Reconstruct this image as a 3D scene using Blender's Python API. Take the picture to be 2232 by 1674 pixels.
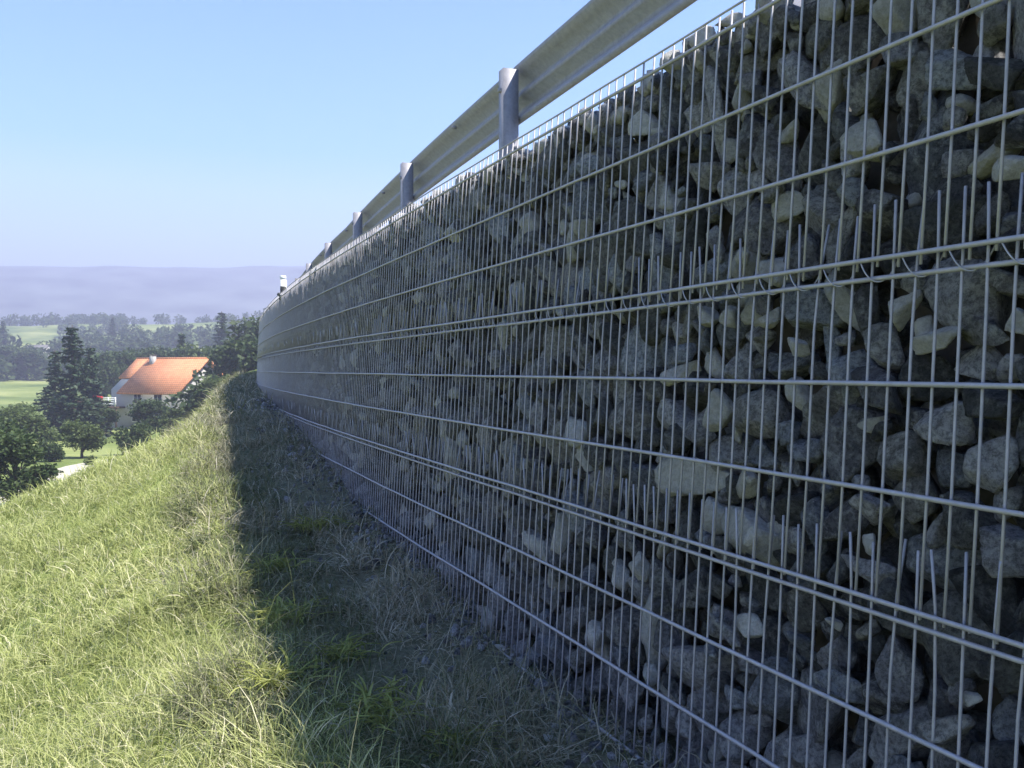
import bpy, math, random
import numpy as np
from mathutils import Vector, Matrix, Euler
R = math.radians
random.seed(7); rng = np.random.default_rng(11)
sc = bpy.context.scene
for o in list(bpy.data.objects): bpy.data.objects.remove(o)

# ------------------------------------------------------------------ camera, sky, sun, exposure
F_PX, W_PX, H_PX, CX, HY = 1900.0, 2232.0, 1674.0, 1116.0, 806.0      # focal length, frame, centre column, horizon row
cam_d = bpy.data.cameras.new('camera'); cam = bpy.data.objects.new('camera', cam_d)
sc.collection.objects.link(cam); sc.camera = cam
cam_d.sensor_width = 36; cam_d.lens = 36*F_PX/W_PX
cam_d.clip_start = 0.05; cam_d.clip_end = 20000
cam.location = (0, 0, 0)
cam.rotation_euler = (R(90) - math.atan((H_PX/2-HY)/F_PX), 0, 0)

SUN_EL, SUN_AZ = R(59), math.atan2(.98, -.2)                          # azimuth measured from +Y towards +X
world = bpy.data.worlds.new('World'); sc.world = world; world.use_nodes = True
wn = world.node_tree; wn.nodes.clear()
wo = wn.nodes.new('ShaderNodeOutputWorld'); wb = wn.nodes.new('ShaderNodeBackground'); sky = wn.nodes.new('ShaderNodeTexSky')
sky.sky_type = 'NISHITA'; sky.sun_disc = False; sky.sun_elevation = SUN_EL; sky.sun_rotation = SUN_AZ
sky.altitude = 500; sky.air_density = 1.0; sky.dust_density = .3; sky.ozone_density = 4.0
wb.inputs['Strength'].default_value = 0.145
wtc = wn.nodes.new('ShaderNodeTexCoord'); wsx = wn.nodes.new('ShaderNodeSeparateXYZ'); wr = wn.nodes.new('ShaderNodeValToRGB'); wm = wn.nodes.new('ShaderNodeMix')
wn.links.new(wtc.outputs['Generated'], wsx.inputs[0]); wn.links.new(wsx.outputs[2], wr.inputs[0])
_e = wr.color_ramp.elements; _e.new(.2); _e.new(.3); _e.new(.4)                      # colour of the air: lavender low down, clear blue higher up
for _k, (_p, _c) in enumerate([(.10, (1.10, .97, 1.08)), (.19, (.90, 1.0, 1.06)), (.235, (.52, .88, 1.0)), (.37, (.38, .74, .90)), (.46, (.28, .60, .78))]): _e[_k].position = _p; _e[_k].color = (*_c, 1)
wm.data_type = 'RGBA'; wm.blend_type = 'MULTIPLY'; wm.inputs[0].default_value = 1
wn.links.new(sky.outputs[0], wm.inputs[6]); wn.links.new(wr.outputs[0], wm.inputs[7]); wn.links.new(wm.outputs[2], wb.inputs[0]); wn.links.new(wb.outputs[0], wo.inputs[0])
sd = bpy.data.lights.new('sun', 'SUN'); sd.energy = 5.0; sd.angle = R(.5); sd.color = (1, .955, .88)
sun = bpy.data.objects.new('sun', sd); sc.collection.objects.link(sun)
sv = Vector((math.sin(SUN_AZ)*math.cos(SUN_EL), math.cos(SUN_AZ)*math.cos(SUN_EL), math.sin(SUN_EL)))
sun.rotation_euler = sv.to_track_quat('Z', 'Y').to_euler(); sun.location = sv*60
sc.view_settings.view_transform = 'Standard'; sc.view_settings.look = 'None'
sc.view_settings.exposure = 1.3; sc.view_settings.gamma = 1
sc.render.engine = 'CYCLES'
cy = sc.cycles; cy.use_denoising = True; cy.max_bounces = 6; cy.diffuse_bounces = 3; cy.transparent_max_bounces = 8
cy.volume_bounces = 0; cy.use_adaptive_sampling = True; cy.adaptive_threshold = .015

# ------------------------------------------------------------------ helpers
def link(o): sc.collection.objects.link(o); return o
def mesh_np(name, V, F, mat=None, smooth=False, attrs=None):
    """V (n,3); F = list of (m,k) arrays, k constant per array"""
    me = bpy.data.meshes.new(name)
    V = np.asarray(V, np.float32)
    if not isinstance(F, list): F = [F]
    F = [np.asarray(f, np.int32) for f in F if len(f)]
    loops = np.concatenate([f.ravel() for f in F]); tot = np.concatenate([np.full(len(f), f.shape[1], np.int32) for f in F])
    st = np.concatenate([[0], np.cumsum(tot)[:-1]]).astype(np.int32)
    me.vertices.add(len(V)); me.vertices.foreach_set('co', V.ravel())
    me.loops.add(len(loops)); me.loops.foreach_set('vertex_index', loops)
    me.polygons.add(len(tot)); me.polygons.foreach_set('loop_start', st); me.polygons.foreach_set('loop_total', tot)
    if smooth: me.polygons.foreach_set('use_smooth', np.ones(len(tot), bool))
    me.update(calc_edges=True)
    if attrs:
        for k, a in attrs.items():
            at = me.attributes.new(k, 'FLOAT', 'POINT'); at.data.foreach_set('value', np.asarray(a, np.float32))
    if mat: me.materials.append(mat)
    me.validate(clean_customdata=False)
    return me
def obj(name, me, parent=None):
    o = link(bpy.data.objects.new(name, me))
    if parent: o.parent = parent
    return o
def tag(o, label=None, cat=None, group=None, kind=None):
    if label: o['label'] = label
    if cat: o['category'] = cat
    if group: o['group'] = group
    if kind: o['kind'] = kind
    return o
def empty(name, loc=(0, 0, 0), rz=0):
    o = link(bpy.data.objects.new(name, None)); o.location = loc; o.rotation_euler = (0, 0, rz); o.empty_display_size = .2
    return o
class MB:
    """collects boxes, prisms and tubes, then links them as one mesh"""
    def __init__(s): s.V = []; s.F = {}; s.n = 0
    def add(s, V, faces):
        V = np.asarray(V, float).reshape(-1, 3); s.V.append(V)
        for f in faces: s.F.setdefault(len(f), []).append([i+s.n for i in f])
        s.n += len(V)
    def box(s, a, b, M=None):
        x0, y0, z0 = a; x1, y1, z1 = b
        V = np.array([(x, y, z) for z in (z0, z1) for y in (y0, y1) for x in (x0, x1)], float)
        if M is not None: V = V @ np.array(M.to_3x3()).T + np.array(M.translation)
        s.add(V, [(0, 2, 3, 1), (4, 5, 7, 6), (0, 1, 5, 4), (2, 6, 7, 3), (0, 4, 6, 2), (1, 3, 7, 5)])
    def tube(s, pts, r, n=6, cap=True):
        pts = np.asarray(pts, float); m = len(pts); r = np.broadcast_to(r, (m,))
        T = np.gradient(pts, axis=0); T /= np.linalg.norm(T, axis=1)[:, None]+1e-12
        up = np.array([0, 0, 1.]) if abs(T[0][2]) < .9 else np.array([1., 0, 0])
        A = np.cross(T, up); A /= np.linalg.norm(A, axis=1)[:, None]+1e-12; B = np.cross(T, A)
        ang = np.linspace(0, 2*np.pi, n, endpoint=False)
        V = (pts[:, None]+r[:, None, None]*(np.cos(ang)[None, :, None]*A[:, None]+np.sin(ang)[None, :, None]*B[:, None])).reshape(-1, 3)
        i = np.arange(m-1)[:, None]*n; j = np.arange(n)[None]; j2 = (j+1) % n
        Q = np.stack([i+j, i+j2, i+n+j2, i+n+j], -1).reshape(-1, 4)
        fs = [tuple(q) for q in Q]
        if cap: fs += [tuple(range(n-1, -1, -1)), tuple(range((m-1)*n, m*n))]
        s.add(V, fs)
    def prism(s, poly, d):
        """poly: list of 3D points (planar), extruded by vector d"""
        p = np.asarray(poly, float); k = len(p)
        s.add(np.vstack([p, p+np.asarray(d, float)]), [tuple(range(k-1, -1, -1)), tuple(range(k, 2*k))]+[(i, (i+1) % k, k+(i+1) % k, k+i) for i in range(k)])
    def mesh(s, name, mat, smooth=False):
        return mesh_np(name, np.vstack(s.V), list(s.F.values()), mat, smooth)
    def build(s, name, mat, parent=None, smooth=False): return obj(name, s.mesh(name, mat, smooth), parent)

def new_mat(name):
    m = bpy.data.materials.new(name); m.use_nodes = True; nt = m.node_tree; nt.nodes.clear()
    out = nt.nodes.new('ShaderNodeOutputMaterial'); return m, nt, out
def N(nt, t, **k):
    n = nt.nodes.new(t)
    for a, b in k.items():
        if a in n.inputs: n.inputs[a].default_value = b
        else: setattr(n, a, b)
    return n
def ramp(nt, src, stops):
    r = nt.nodes.new('ShaderNodeValToRGB'); e = r.color_ramp.elements
    while len(e) < len(stops): e.new(.5)
    for i, (p, c) in enumerate(stops): e[i].position = p; e[i].color = (*c, 1)
    nt.links.new(src, r.inputs[0]); return r.outputs[0]
def noise(nt, scale, detail=5, rough=.6, coord='Object', vec=None):
    n = N(nt, 'ShaderNodeTexNoise'); n.inputs['Scale'].default_value = scale; n.inputs['Detail'].default_value = detail; n.inputs['Roughness'].default_value = rough
    if vec is None:
        tc = nt.nodes.new('ShaderNodeTexCoord'); vec = tc.outputs[coord]
    nt.links.new(vec, n.inputs['Vector']); return n
def mixc(nt, a, b, f, mode='MIX'):
    m = nt.nodes.new('ShaderNodeMix'); m.data_type = 'RGBA'; m.blend_type = mode
    for sock, v in ((m.inputs[6], a), (m.inputs[7], b), (m.inputs[0], f)):
        if hasattr(v, 'links'): nt.links.new(v, sock)
        elif isinstance(v, tuple): sock.default_value = (*v, 1)
        else: sock.default_value = v
    return m.outputs[2]
def math_n(nt, op, a, b=0.0, clamp=False):
    m = nt.nodes.new('ShaderNodeMath'); m.operation = op; m.use_clamp = clamp
    for i, v in enumerate((a, b)):
        if hasattr(v, 'links'): nt.links.new(v, m.inputs[i])
        else: m.inputs[i].default_value = v
    return m.outputs[0]
def principled(nt, out, col, rough=.8, metal=0.0, bump=None, bs=.3, bd=.01, spec=.3):
    p = nt.nodes.new('ShaderNodeBsdfPrincipled')
    if hasattr(col, 'links'): nt.links.new(col, p.inputs['Base Color'])
    else: p.inputs['Base Color'].default_value = (*col, 1)
    if hasattr(rough, 'links'): nt.links.new(rough, p.inputs['Roughness'])
    else: p.inputs['Roughness'].default_value = rough
    p.inputs['Metallic'].default_value = metal; p.inputs['Specular IOR Level'].default_value = spec
    if bump is not None:
        b = nt.nodes.new('ShaderNodeBump'); b.inputs['Strength'].default_value = bs; b.inputs['Distance'].default_value = bd
        nt.links.new(bump, b.inputs['Height']); nt.links.new(b.outputs[0], p.inputs['Normal'])
    nt.links.new(p.outputs[0], out.inputs[0]); return p
def simple(name, col, rough=.8, var=.25, scale=6, metal=0.0, spec=.3, bs=.2):
    m, nt, out = new_mat(name); n = noise(nt, scale, 6, .65)
    c = ramp(nt, n.outputs[0], [(.3, tuple(max(0, x*(1-var)) for x in col)), (.7, tuple(min(1, x*(1+var)) for x in col))])
    principled(nt, out, c, rough, metal, n.outputs[0], bs, .01, spec); return m

# ------------------------------------------------------------------ materials
def stone_mat(name, dark, mid, light, lich=.75, low=(.34, .34, .35)):
    m, nt, out = new_mat(name)
    oi = nt.nodes.new('ShaderNodeObjectInfo'); geo = nt.nodes.new('ShaderNodeNewGeometry')
    rr = math_n(nt, 'FRACT', math_n(nt, 'ADD', oi.outputs['Random'], geo.outputs['Random Per Island']))
    tc = nt.nodes.new('ShaderNodeTexCoord')
    av = nt.nodes.new('ShaderNodeVectorMath'); av.operation = 'ADD'
    nt.links.new(geo.outputs['Position'], av.inputs[0])
    n1 = noise(nt, 22, 8, .7, vec=av.outputs[0]); n2 = noise(nt, 85, 8, .82, vec=av.outputs[0]); n3 = noise(nt, 9, 3, .5, vec=av.outputs[0])
    base = ramp(nt, rr, [(0, dark), (.5, mid), (1, light)])
    c = mixc(nt, base, (.62, .62, .58), math_n(nt, 'MULTIPLY', math_n(nt, 'MULTIPLY', math_n(nt, 'SUBTRACT', n1.outputs[0], .49, True), 11.0, True), .62*lich), 'SCREEN')
    c = mixc(nt, c, mixc(nt, low, (1, 1, 1), math_n(nt, 'MULTIPLY', math_n(nt, 'SUBTRACT', n2.outputs[0], .41), 6.5, True)), .95, 'MULTIPLY')
    mo = math_n(nt, 'MULTIPLY', math_n(nt, 'SUBTRACT', n3.outputs[0], .52, True), 5.0, True)
    c = mixc(nt, c, (.055, .06, .035), math_n(nt, 'MULTIPLY', mo, .42))
    hh = math_n(nt, 'ADD', n2.outputs[0], math_n(nt, 'MULTIPLY', n1.outputs[0], 1.6))
    principled(nt, out, c, .92, 0, hh, 1.0, .028, .2); return m
M = {}
M['stone_grey'] = stone_mat('stone_grey', (.11, .11, .125), (.33, .325, .35), (.64, .63, .65))
M['stone_warm'] = stone_mat('stone_warm', (.14, .135, .13), (.30, .29, .28), (.55, .535, .51))
M['stone_dark'] = stone_mat('stone_dark', (.07, .072, .075), (.15, .152, .155), (.24, .24, .235), .35)
M['stone_blue'] = stone_mat('stone_blue', (.18, .19, .22), (.32, .34, .39), (.50, .53, .58))
M['stone_pale'] = stone_mat('stone_pale', (.66, .65, .61), (.76, .75, .72), (.86, .85, .83), .2, (.72, .71, .68))

def galv(name, base=.5, rough=.42, tone=(1, 1, 1.02)):
    m, nt, out = new_mat(name); n = noise(nt, 35, 5, .7); n2 = noise(nt, 3, 3)
    c = ramp(nt, n.outputs[0], [(.3, tuple(base*.72*q for q in tone)), (.7, tuple(base*q for q in tone))])
    c = mixc(nt, c, (.34, .31, .28), math_n(nt, 'MULTIPLY', math_n(nt, 'SUBTRACT', n2.outputs[0], .5, True), 1.6, True))
    principled(nt, out, c, rough, .2, n.outputs[0], .1, .002, .4); return m
M['wire'] = galv('galvanised_wire', .42, .5, (1, .98, 1.06)); M['rail'] = galv('galvanised_rail', .36, .62, (.97, .95, 1.06))
M['earth'] = simple('earth', (.10, .085, .065), .95, .5, 18)
M['plaster'] = simple('plaster', (.40, .39, .37), .9, .06, 2); M['wood'] = simple('dark_wood', (.10, .065, .04), .8, .4, 10)
M['white'] = simple('white_paint', (.8, .8, .78), .6, .04, 3); M['black'] = simple('black_plastic', (.03, .03, .03), .6, .2, 8)
M['red'] = simple('red_flowers', (.45, .03, .03), .8, .5, 20); M['glass'] = simple('window_glass', (.03, .035, .045), .1, .2, 2, 0, .6, 0)
M['asphalt'] = simple('asphalt', (.07, .07, .072), .95, .25, 60); M['gravel'] = simple('gravel', (.46, .42, .34), .95, .3, 30)
M['bark'] = simple('bark', (.09, .07, .055), .95, .4, 14); M['slate'] = simple('grey_roof', (.16, .15, .145), .8, .2, 8)
M['concrete'] = simple('concrete', (.4, .39, .37), .9, .15, 5)
def roof_tiles():
    m, nt, out = new_mat('orange_tiles'); tc = nt.nodes.new('ShaderNodeTexCoord')
    b = N(nt, 'ShaderNodeTexBrick'); b.inputs['Scale'].default_value = 1; b.inputs['Brick Width'].default_value = .3; b.inputs['Row Height'].default_value = .34
    b.inputs['Mortar Size'].default_value = .03; b.inputs['Color1'].default_value = (.70, .27, .12, 1); b.inputs['Color2'].default_value = (.56, .20, .085, 1); b.inputs['Mortar'].default_value = (.22, .07, .035, 1)
    nt.links.new(tc.outputs['Object'], b.inputs[0]); n = noise(nt, 1.2, 5)
    c = mixc(nt, b.outputs[0], (.75, .42, .24), math_n(nt, 'MULTIPLY', n.outputs[0], .5))
    principled(nt, out, c, .85, 0, b.outputs[1], .3, .02); return m
M['tiles'] = roof_tiles()
def leaf_mat(name, stops, trans=.35, attr=None, rough=.6):
    m, nt, out = new_mat(name)
    if attr:
        a = N(nt, 'ShaderNodeAttribute'); a.attribute_name = attr; src = a.outputs['Fac']
    else:
        geo = nt.nodes.new('ShaderNodeNewGeometry'); src = geo.outputs['Random Per Island']
        n = noise(nt, .6, 2, coord='Object'); src = math_n(nt, 'ADD', math_n(nt, 'MULTIPLY', src, .55), math_n(nt, 'MULTIPLY', n.outputs[0], .55))
    c = ramp(nt, src, stops)
    d = N(nt, 'ShaderNodeBsdfPrincipled'); d.inputs['Roughness'].default_value = rough; d.inputs['Specular IOR Level'].default_value = .25
    t = N(nt, 'ShaderNodeBsdfTranslucent'); mx = N(nt, 'ShaderNodeMixShader'); mx.inputs[0].default_value = trans
    nt.links.new(c, d.inputs['Base Color']); nt.links.new(c, t.inputs[0]); nt.links.new(d.outputs[0], mx.inputs[1]); nt.links.new(t.outputs[0], mx.inputs[2])
    nt.links.new(mx.outputs[0], out.inputs[0]); return m
M['leaf'] = leaf_mat('leaf', [(.1, (.022, .04, .013)), (.5, (.048, .078, .024)), (.9, (.095, .13, .042))])
M['leaf_light'] = leaf_mat('leaf_light', [(.1, (.055, .08, .022)), (.5, (.09, .125, .038)), (.9, (.15, .19, .065))])
M['weed'] = leaf_mat('weed_leaf', [(.1, (.19, .22, .055)), (.5, (.30, .33, .09)), (.9, (.43, .44, .16))])
M['needle'] = leaf_mat('needle', [(.1, (.02, .042, .022)), (.5, (.04, .07, .036)), (.9, (.07, .105, .05))], .15)
M['blade'] = leaf_mat('grass_blade', [(0, (.17, .20, .055)), (.3, (.31, .35, .115)), (.6, (.44, .465, .19)), (.82, (.57, .56, .30)), (1, (.72, .67, .46))], .35, 'tint', .55)
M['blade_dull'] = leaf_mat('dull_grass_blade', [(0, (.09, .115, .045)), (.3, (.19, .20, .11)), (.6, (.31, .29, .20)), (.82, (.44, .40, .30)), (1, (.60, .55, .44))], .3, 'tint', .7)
def ground_mat():
    m, nt, out = new_mat('ground'); tc = nt.nodes.new('ShaderNodeTexCoord')
    a = N(nt, 'ShaderNodeAttribute'); a.attribute_name = 'bare'; f = N(nt, 'ShaderNodeAttribute'); f.attribute_name = 'field'
    n = noise(nt, 40, 8, .75); n2 = noise(nt, 1.3, 5, .6); n3 = noise(nt, .035, 6, .6)
    g1 = ramp(nt, n.outputs[0], [(.3, (.13, .16, .04)), (.55, (.27, .32, .10)), (.75, (.42, .45, .19))])
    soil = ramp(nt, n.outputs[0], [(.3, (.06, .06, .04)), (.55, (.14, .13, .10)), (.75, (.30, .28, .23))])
    fb = ramp(nt, n3.outputs[0], [(.38, (.10, .14, .04)), (.5, (.20, .24, .075)), (.62, (.32, .34, .13))])
    fb = mixc(nt, fb, mixc(nt, (.45, .5, .4), (1, 1, 1), n2.outputs[0]), .5, 'MULTIPLY')
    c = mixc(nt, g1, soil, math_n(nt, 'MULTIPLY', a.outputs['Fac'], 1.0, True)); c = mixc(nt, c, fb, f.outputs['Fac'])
    principled(nt, out, c, .95, 0, n.outputs[0], .6, .02, .1); return m
M['ground'] = ground_mat()

# ------------------------------------------------------------------ plan of the wall and the lie of the land
def Xw(y):
    y = np.asarray(y, float); q = np.clip(y, 4, 24)-4
    return 1.393-.4295*y+.0055*q*q+.22*np.clip(y-24, 0, None)
_ys = np.arange(-8, 70, .01); _xs = Xw(_ys); _t = np.concatenate([[0], np.cumsum(np.hypot(np.diff(_xs), np.diff(_ys)))])
_t -= np.interp(.505, _ys, _t)
def PW(t):
    y = np.interp(t, _t, _ys); x = Xw(y); dx = (Xw(y+.01)-Xw(y-.01))/.02
    L = np.sqrt(1+dx*dx); return x, y, 1/L, -dx/L          # point and inward normal (nx, ny)
BAT = math.tan(R(3.5))
def WP(t, v, d=0.0):
    t, v, d = np.broadcast_arrays(np.asarray(t, float), np.asarray(v, float), np.asarray(d, float))
    x, y, nx, ny = PW(t); o = v*BAT+d
    return np.stack([x+nx*o, y+ny*o, v], -1)
def sst(a, b, x): q = np.clip((x-a)/(b-a), 0, 1); return q*q*(3-2*q)
def vn(x, y, s=1.0, seed=0):
    x = np.asarray(x, float)*s+seed*17.3; y = np.asarray(y, float)*s+seed*9.1
    i = np.floor(x).astype(np.int64); j = np.floor(y).astype(np.int64); fx = x-i; fy = y-j; fx = fx*fx*(3-2*fx); fy = fy*fy*(3-2*fy)
    def h(a, b):
        n = (a*374761393+b*668265263+seed*1442695) & 0xffffffff; n = ((n ^ (n >> 13))*1274126177) & 0xffffffff; return ((n ^ (n >> 16)) & 0xffff)/65535.
    return (h(i, j)*(1-fx)+h(i+1, j)*fx)*(1-fy)+(h(i, j+1)*(1-fx)+h(i+1, j+1)*fx)*fy
def fbm(x, y, s=1.0, seed=0, o=4): return sum(vn(x, y, s*2**k, seed+k)/2**k for k in range(o))/sum(.5**k for k in range(o))
def G(y): return np.interp(y, [-8, 3.4, 5, 7.6, 9.4, 13, 20, 30, 60], [-1.08, -1.03, -.86, -.57, -.42, -.30, -.12, .12, .5])
TOP = .80
def HT(x, y, fine=True):
    x = np.asarray(x, float); y = np.asarray(y, float); u = Xw(y)-x
    up = np.clip(u-.85, 0, None); up2 = np.sqrt(up*up+.04)-.2
    bank = G(y)-.05*np.clip(u, 0, .85)-.43*up2
    ex = np.clip(y-7.9, 0, None); ex = np.sqrt(ex*ex+1)-1
    bank = bank-.52*ex*sst(.6, 1.7, u)
    mead = np.interp(y, [-60, 38, 110, 180, 260, 350, 500, 700, 1100, 3000], [-6.0, -6.0, -7., -5., -2., 8., 26., 30., 34, 34])
    mead = mead+(fbm(x, y, .02, 3)-.5)*2.2*sst(20, 60, np.abs(y))+(fbm(x, y, .006, 5)-.5)*14*sst(150, 400, y)
    k = np.clip((bank-mead)/1.2+.5, 0, 1)
    left = mead+(bank-mead)*k+.3*k*(1-k)
    right = TOP+0*x
    r = np.where(u > -.33, left, right)
    far = sst(62, 110, y); r = r*(1-far)+mead*far
    behind = sst(14, 60, -u)*(1-far)
    r = r+behind*0
    if fine:
        near = 1-sst(12, 30, np.hypot(x, y)); near = near*(u > -.3)
        r = r+near*((fbm(x, y, 1.1, 21)-.5)*.12+(fbm(x, y, 5, 22)-.5)*.045)*sst(-.3, .5, u)
        r = r+near*(fbm(x, y, 9, 25)-.5)*.03
    return r
def ground_z(x, y): return float(HT(np.array([x]), np.array([y]))[0])

rad = np.concatenate([[.02], np.geomspace(.35, 2500, 300)]); na = 900
ang = np.linspace(0, 2*np.pi, na, endpoint=False)
RR, AA = np.meshgrid(rad, ang, indexing='ij'); gx = (RR*np.sin(AA)).ravel(); gy = (RR*np.cos(AA)).ravel()
gz = HT(gx, gy); uu = Xw(gy)-gx
i = np.arange(len(rad)-1)[:, None]*na; j = np.arange(na)[None]; j2 = (j+1) % na
Q = np.stack([i+j, i+na+j, i+na+j2, i+j2], -1).reshape(-1, 4)
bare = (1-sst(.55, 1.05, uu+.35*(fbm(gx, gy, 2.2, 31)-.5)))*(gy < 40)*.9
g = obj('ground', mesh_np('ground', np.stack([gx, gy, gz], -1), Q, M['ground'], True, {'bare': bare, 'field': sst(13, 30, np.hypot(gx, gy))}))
tag(g, kind='structure')

# path in the meadow, road above the wall
def strip(name, cl, width, mat, lift, hfun):
    cl = np.asarray(cl, float); s = np.concatenate([[0], np.cumsum(np.hypot(*np.diff(cl, axis=0).T))]); q = np.linspace(0, s[-1], int(s[-1]/.8)+2)
    X = np.interp(q, s, cl[:, 0]); Y = np.interp(q, s, cl[:, 1]); tx, ty = np.gradient(X), np.gradient(Y); L = np.hypot(tx, ty); nx, ny = ty/L, -tx/L
    k = 7; off = np.linspace(-width/2, width/2, k)
    off = off[None]*(1+.12*(fbm(q, q, .5, 4)-.5))[:, None]
    PX = X[:, None]+nx[:, None]*off; PY = Y[:, None]+ny[:, None]*off; PZ = hfun(PX.ravel(), PY.ravel()).reshape(PX.shape)+lift
    a = np.arange(len(q)-1)[:, None]*k; b = np.arange(k-1)[None]; F = np.stack([a+b, a+b+1, a+k+b+1, a+k+b], -1).reshape(-1, 4)
    return tag(obj(name, mesh_np(name, np.stack([PX, PY, PZ], -1).reshape(-1, 3), F, mat, True)), kind='structure')
strip('path', [(-21.5, 22), (-23.0, 34), (-24.3, 42.5), (-25.7, 49), (-26.8, 55), (-26.5, 64), (-22, 78)], 2.6, M['gravel'], .05, lambda x, y: HT(x, y)+.02)
_ry = np.linspace(-8, 55, 60)
strip('road', [(float(Xw(y))+4.6, y) for y in _ry], 6.2, M['asphalt'], .012, lambda x, y: np.full_like(x, TOP))
strip('farm_road', [(-260, 285), (-190, 282), (-155, 288), (-120, 305)], 5, M['concrete'], .15, HT)

# distant ridge, seen only as a pale band through the haze
A = np.linspace(R(-75), R(80), 240); rr_ = np.array([1150, 1350, 1500, 1650, 1800, 1950]); pf = np.array([.0, .25, .55, .85, 1., .9])
hh = 213*np.cos(A)*(.96+.075*fbm(A*7, A*0, 1.0, 8, 5))
RX = rr_[:, None]*np.sin(A)[None]; RY = rr_[:, None]*np.cos(A)[None]
RZ = 30+(hh[None]-30)*pf[:, None]*(1+.08*(fbm(RX, RY, .006, 12)-.5)*(pf[:, None] < .99))
n = len(A); a = np.arange(5)[:, None]*n; b = np.arange(n-1)[None]
m_r = simple('wooded_ridge', (.09, .10, .09), .95, .95, .012)
tag(obj('hills', mesh_np('hills', np.stack([RX, RY, RZ], -1).reshape(-1, 3), np.stack([a+b, a+n+b, a+n+b+1, a+b+1], -1).reshape(-1, 4), m_r, True)), kind='structure')

# ------------------------------------------------------------------ haze
hz = MB(); hz.box((-2600, -2600, -30), (2600, 2600, 232))
hm = bpy.data.materials.new('haze'); hm.use_nodes = True; hn = hm.node_tree; hn.nodes.clear()
ho = hn.nodes.new('ShaderNodeOutputMaterial'); pv = hn.nodes.new('ShaderNodeVolumePrincipled')
pv.inputs['Color'].default_value = (.74, .76, 1, 1); pv.inputs['Density'].default_value = .0012; pv.inputs['Anisotropy'].default_value = .1
hn.links.new(pv.outputs[0], ho.inputs['Volume'])
tag(hz.build('haze', hm), kind='stuff')

# ------------------------------------------------------------------ stones of the gabion wall
def ico(sub):
    import bmesh
    bm = bmesh.new(); bmesh.ops.create_icosphere(bm, subdivisions=sub, radius=1)
    V = np.array([v.co[:] for v in bm.verts]); F = np.array([[v.index for v in f.verts] for f in bm.faces]); bm.free(); return V/np.linalg.norm(V, axis=1)[:, None], F
ICO = {s: ico(s) for s in (1, 2, 3, 4)}
def n3d(P, s, seed):
    return (fbm(P[:, 0]+P[:, 2]*.7, P[:, 1]-P[:, 2]*.6, s, seed, 3)+fbm(P[:, 1]+5+P[:, 0]*.3, P[:, 2]+3, s, seed+3, 3))/2-.5
def rock(seed, sub, roundness=None):
    r_ = np.random.default_rng(seed); D, F = ICO[sub]; k = r_.integers(9, 15)
    pn = r_.normal(size=(k, 3)); pn /= np.linalg.norm(pn, axis=1)[:, None]; pd = r_.uniform(.5, .95, k)
    c = D @ pn.T; rad_ = np.where(c > .05, pd/np.maximum(c, .05), 9.)
    p = r_.uniform(22, 80) if roundness is None else roundness
    rr = (np.sum(np.concatenate([rad_, np.full((len(D), 1), 1.45)], 1)**-p, 1))**(-1/p)
    rr *= 1+.10*n3d(D, 1.9, seed)+.07*n3d(D, 5.5, seed+9)+(.07*n3d(D, 12, seed+19) if sub > 2 else 0)+(.05*n3d(D, 26, seed+29) if sub > 3 else 0)
    V = D*rr[:, None]; e = (V.max(0)-V.min(0))/2; V = (V-(V.max(0)+V.min(0))/2)/e
    return V, F
NV = 22
ROCK4 = [rock(100+i, 4) for i in range(NV)]; ROCK3 = [rock(100+i, 3) for i in range(NV)]; ROCK2 = [rock(100+i, 2) for i in range(NV)]
def backproject(px, py):
    v = 0.
    ts = np.linspace(-1, 26, 6000)
    for _ in range(6):
        P = WP(ts, v, .03); c = CX+F_PX*P[:, 0]/P[:, 1]; k = np.argmin(np.abs(c-px)+np.where(ts > 16, 1e3, 0)); v = (HY-py)/F_PX*P[k, 1]
    return ts[k], v
def proj(P): P = np.atleast_2d(P); return CX+F_PX*P[:, 0]/P[:, 1], HY-F_PX*P[:, 2]/P[:, 1]
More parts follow.
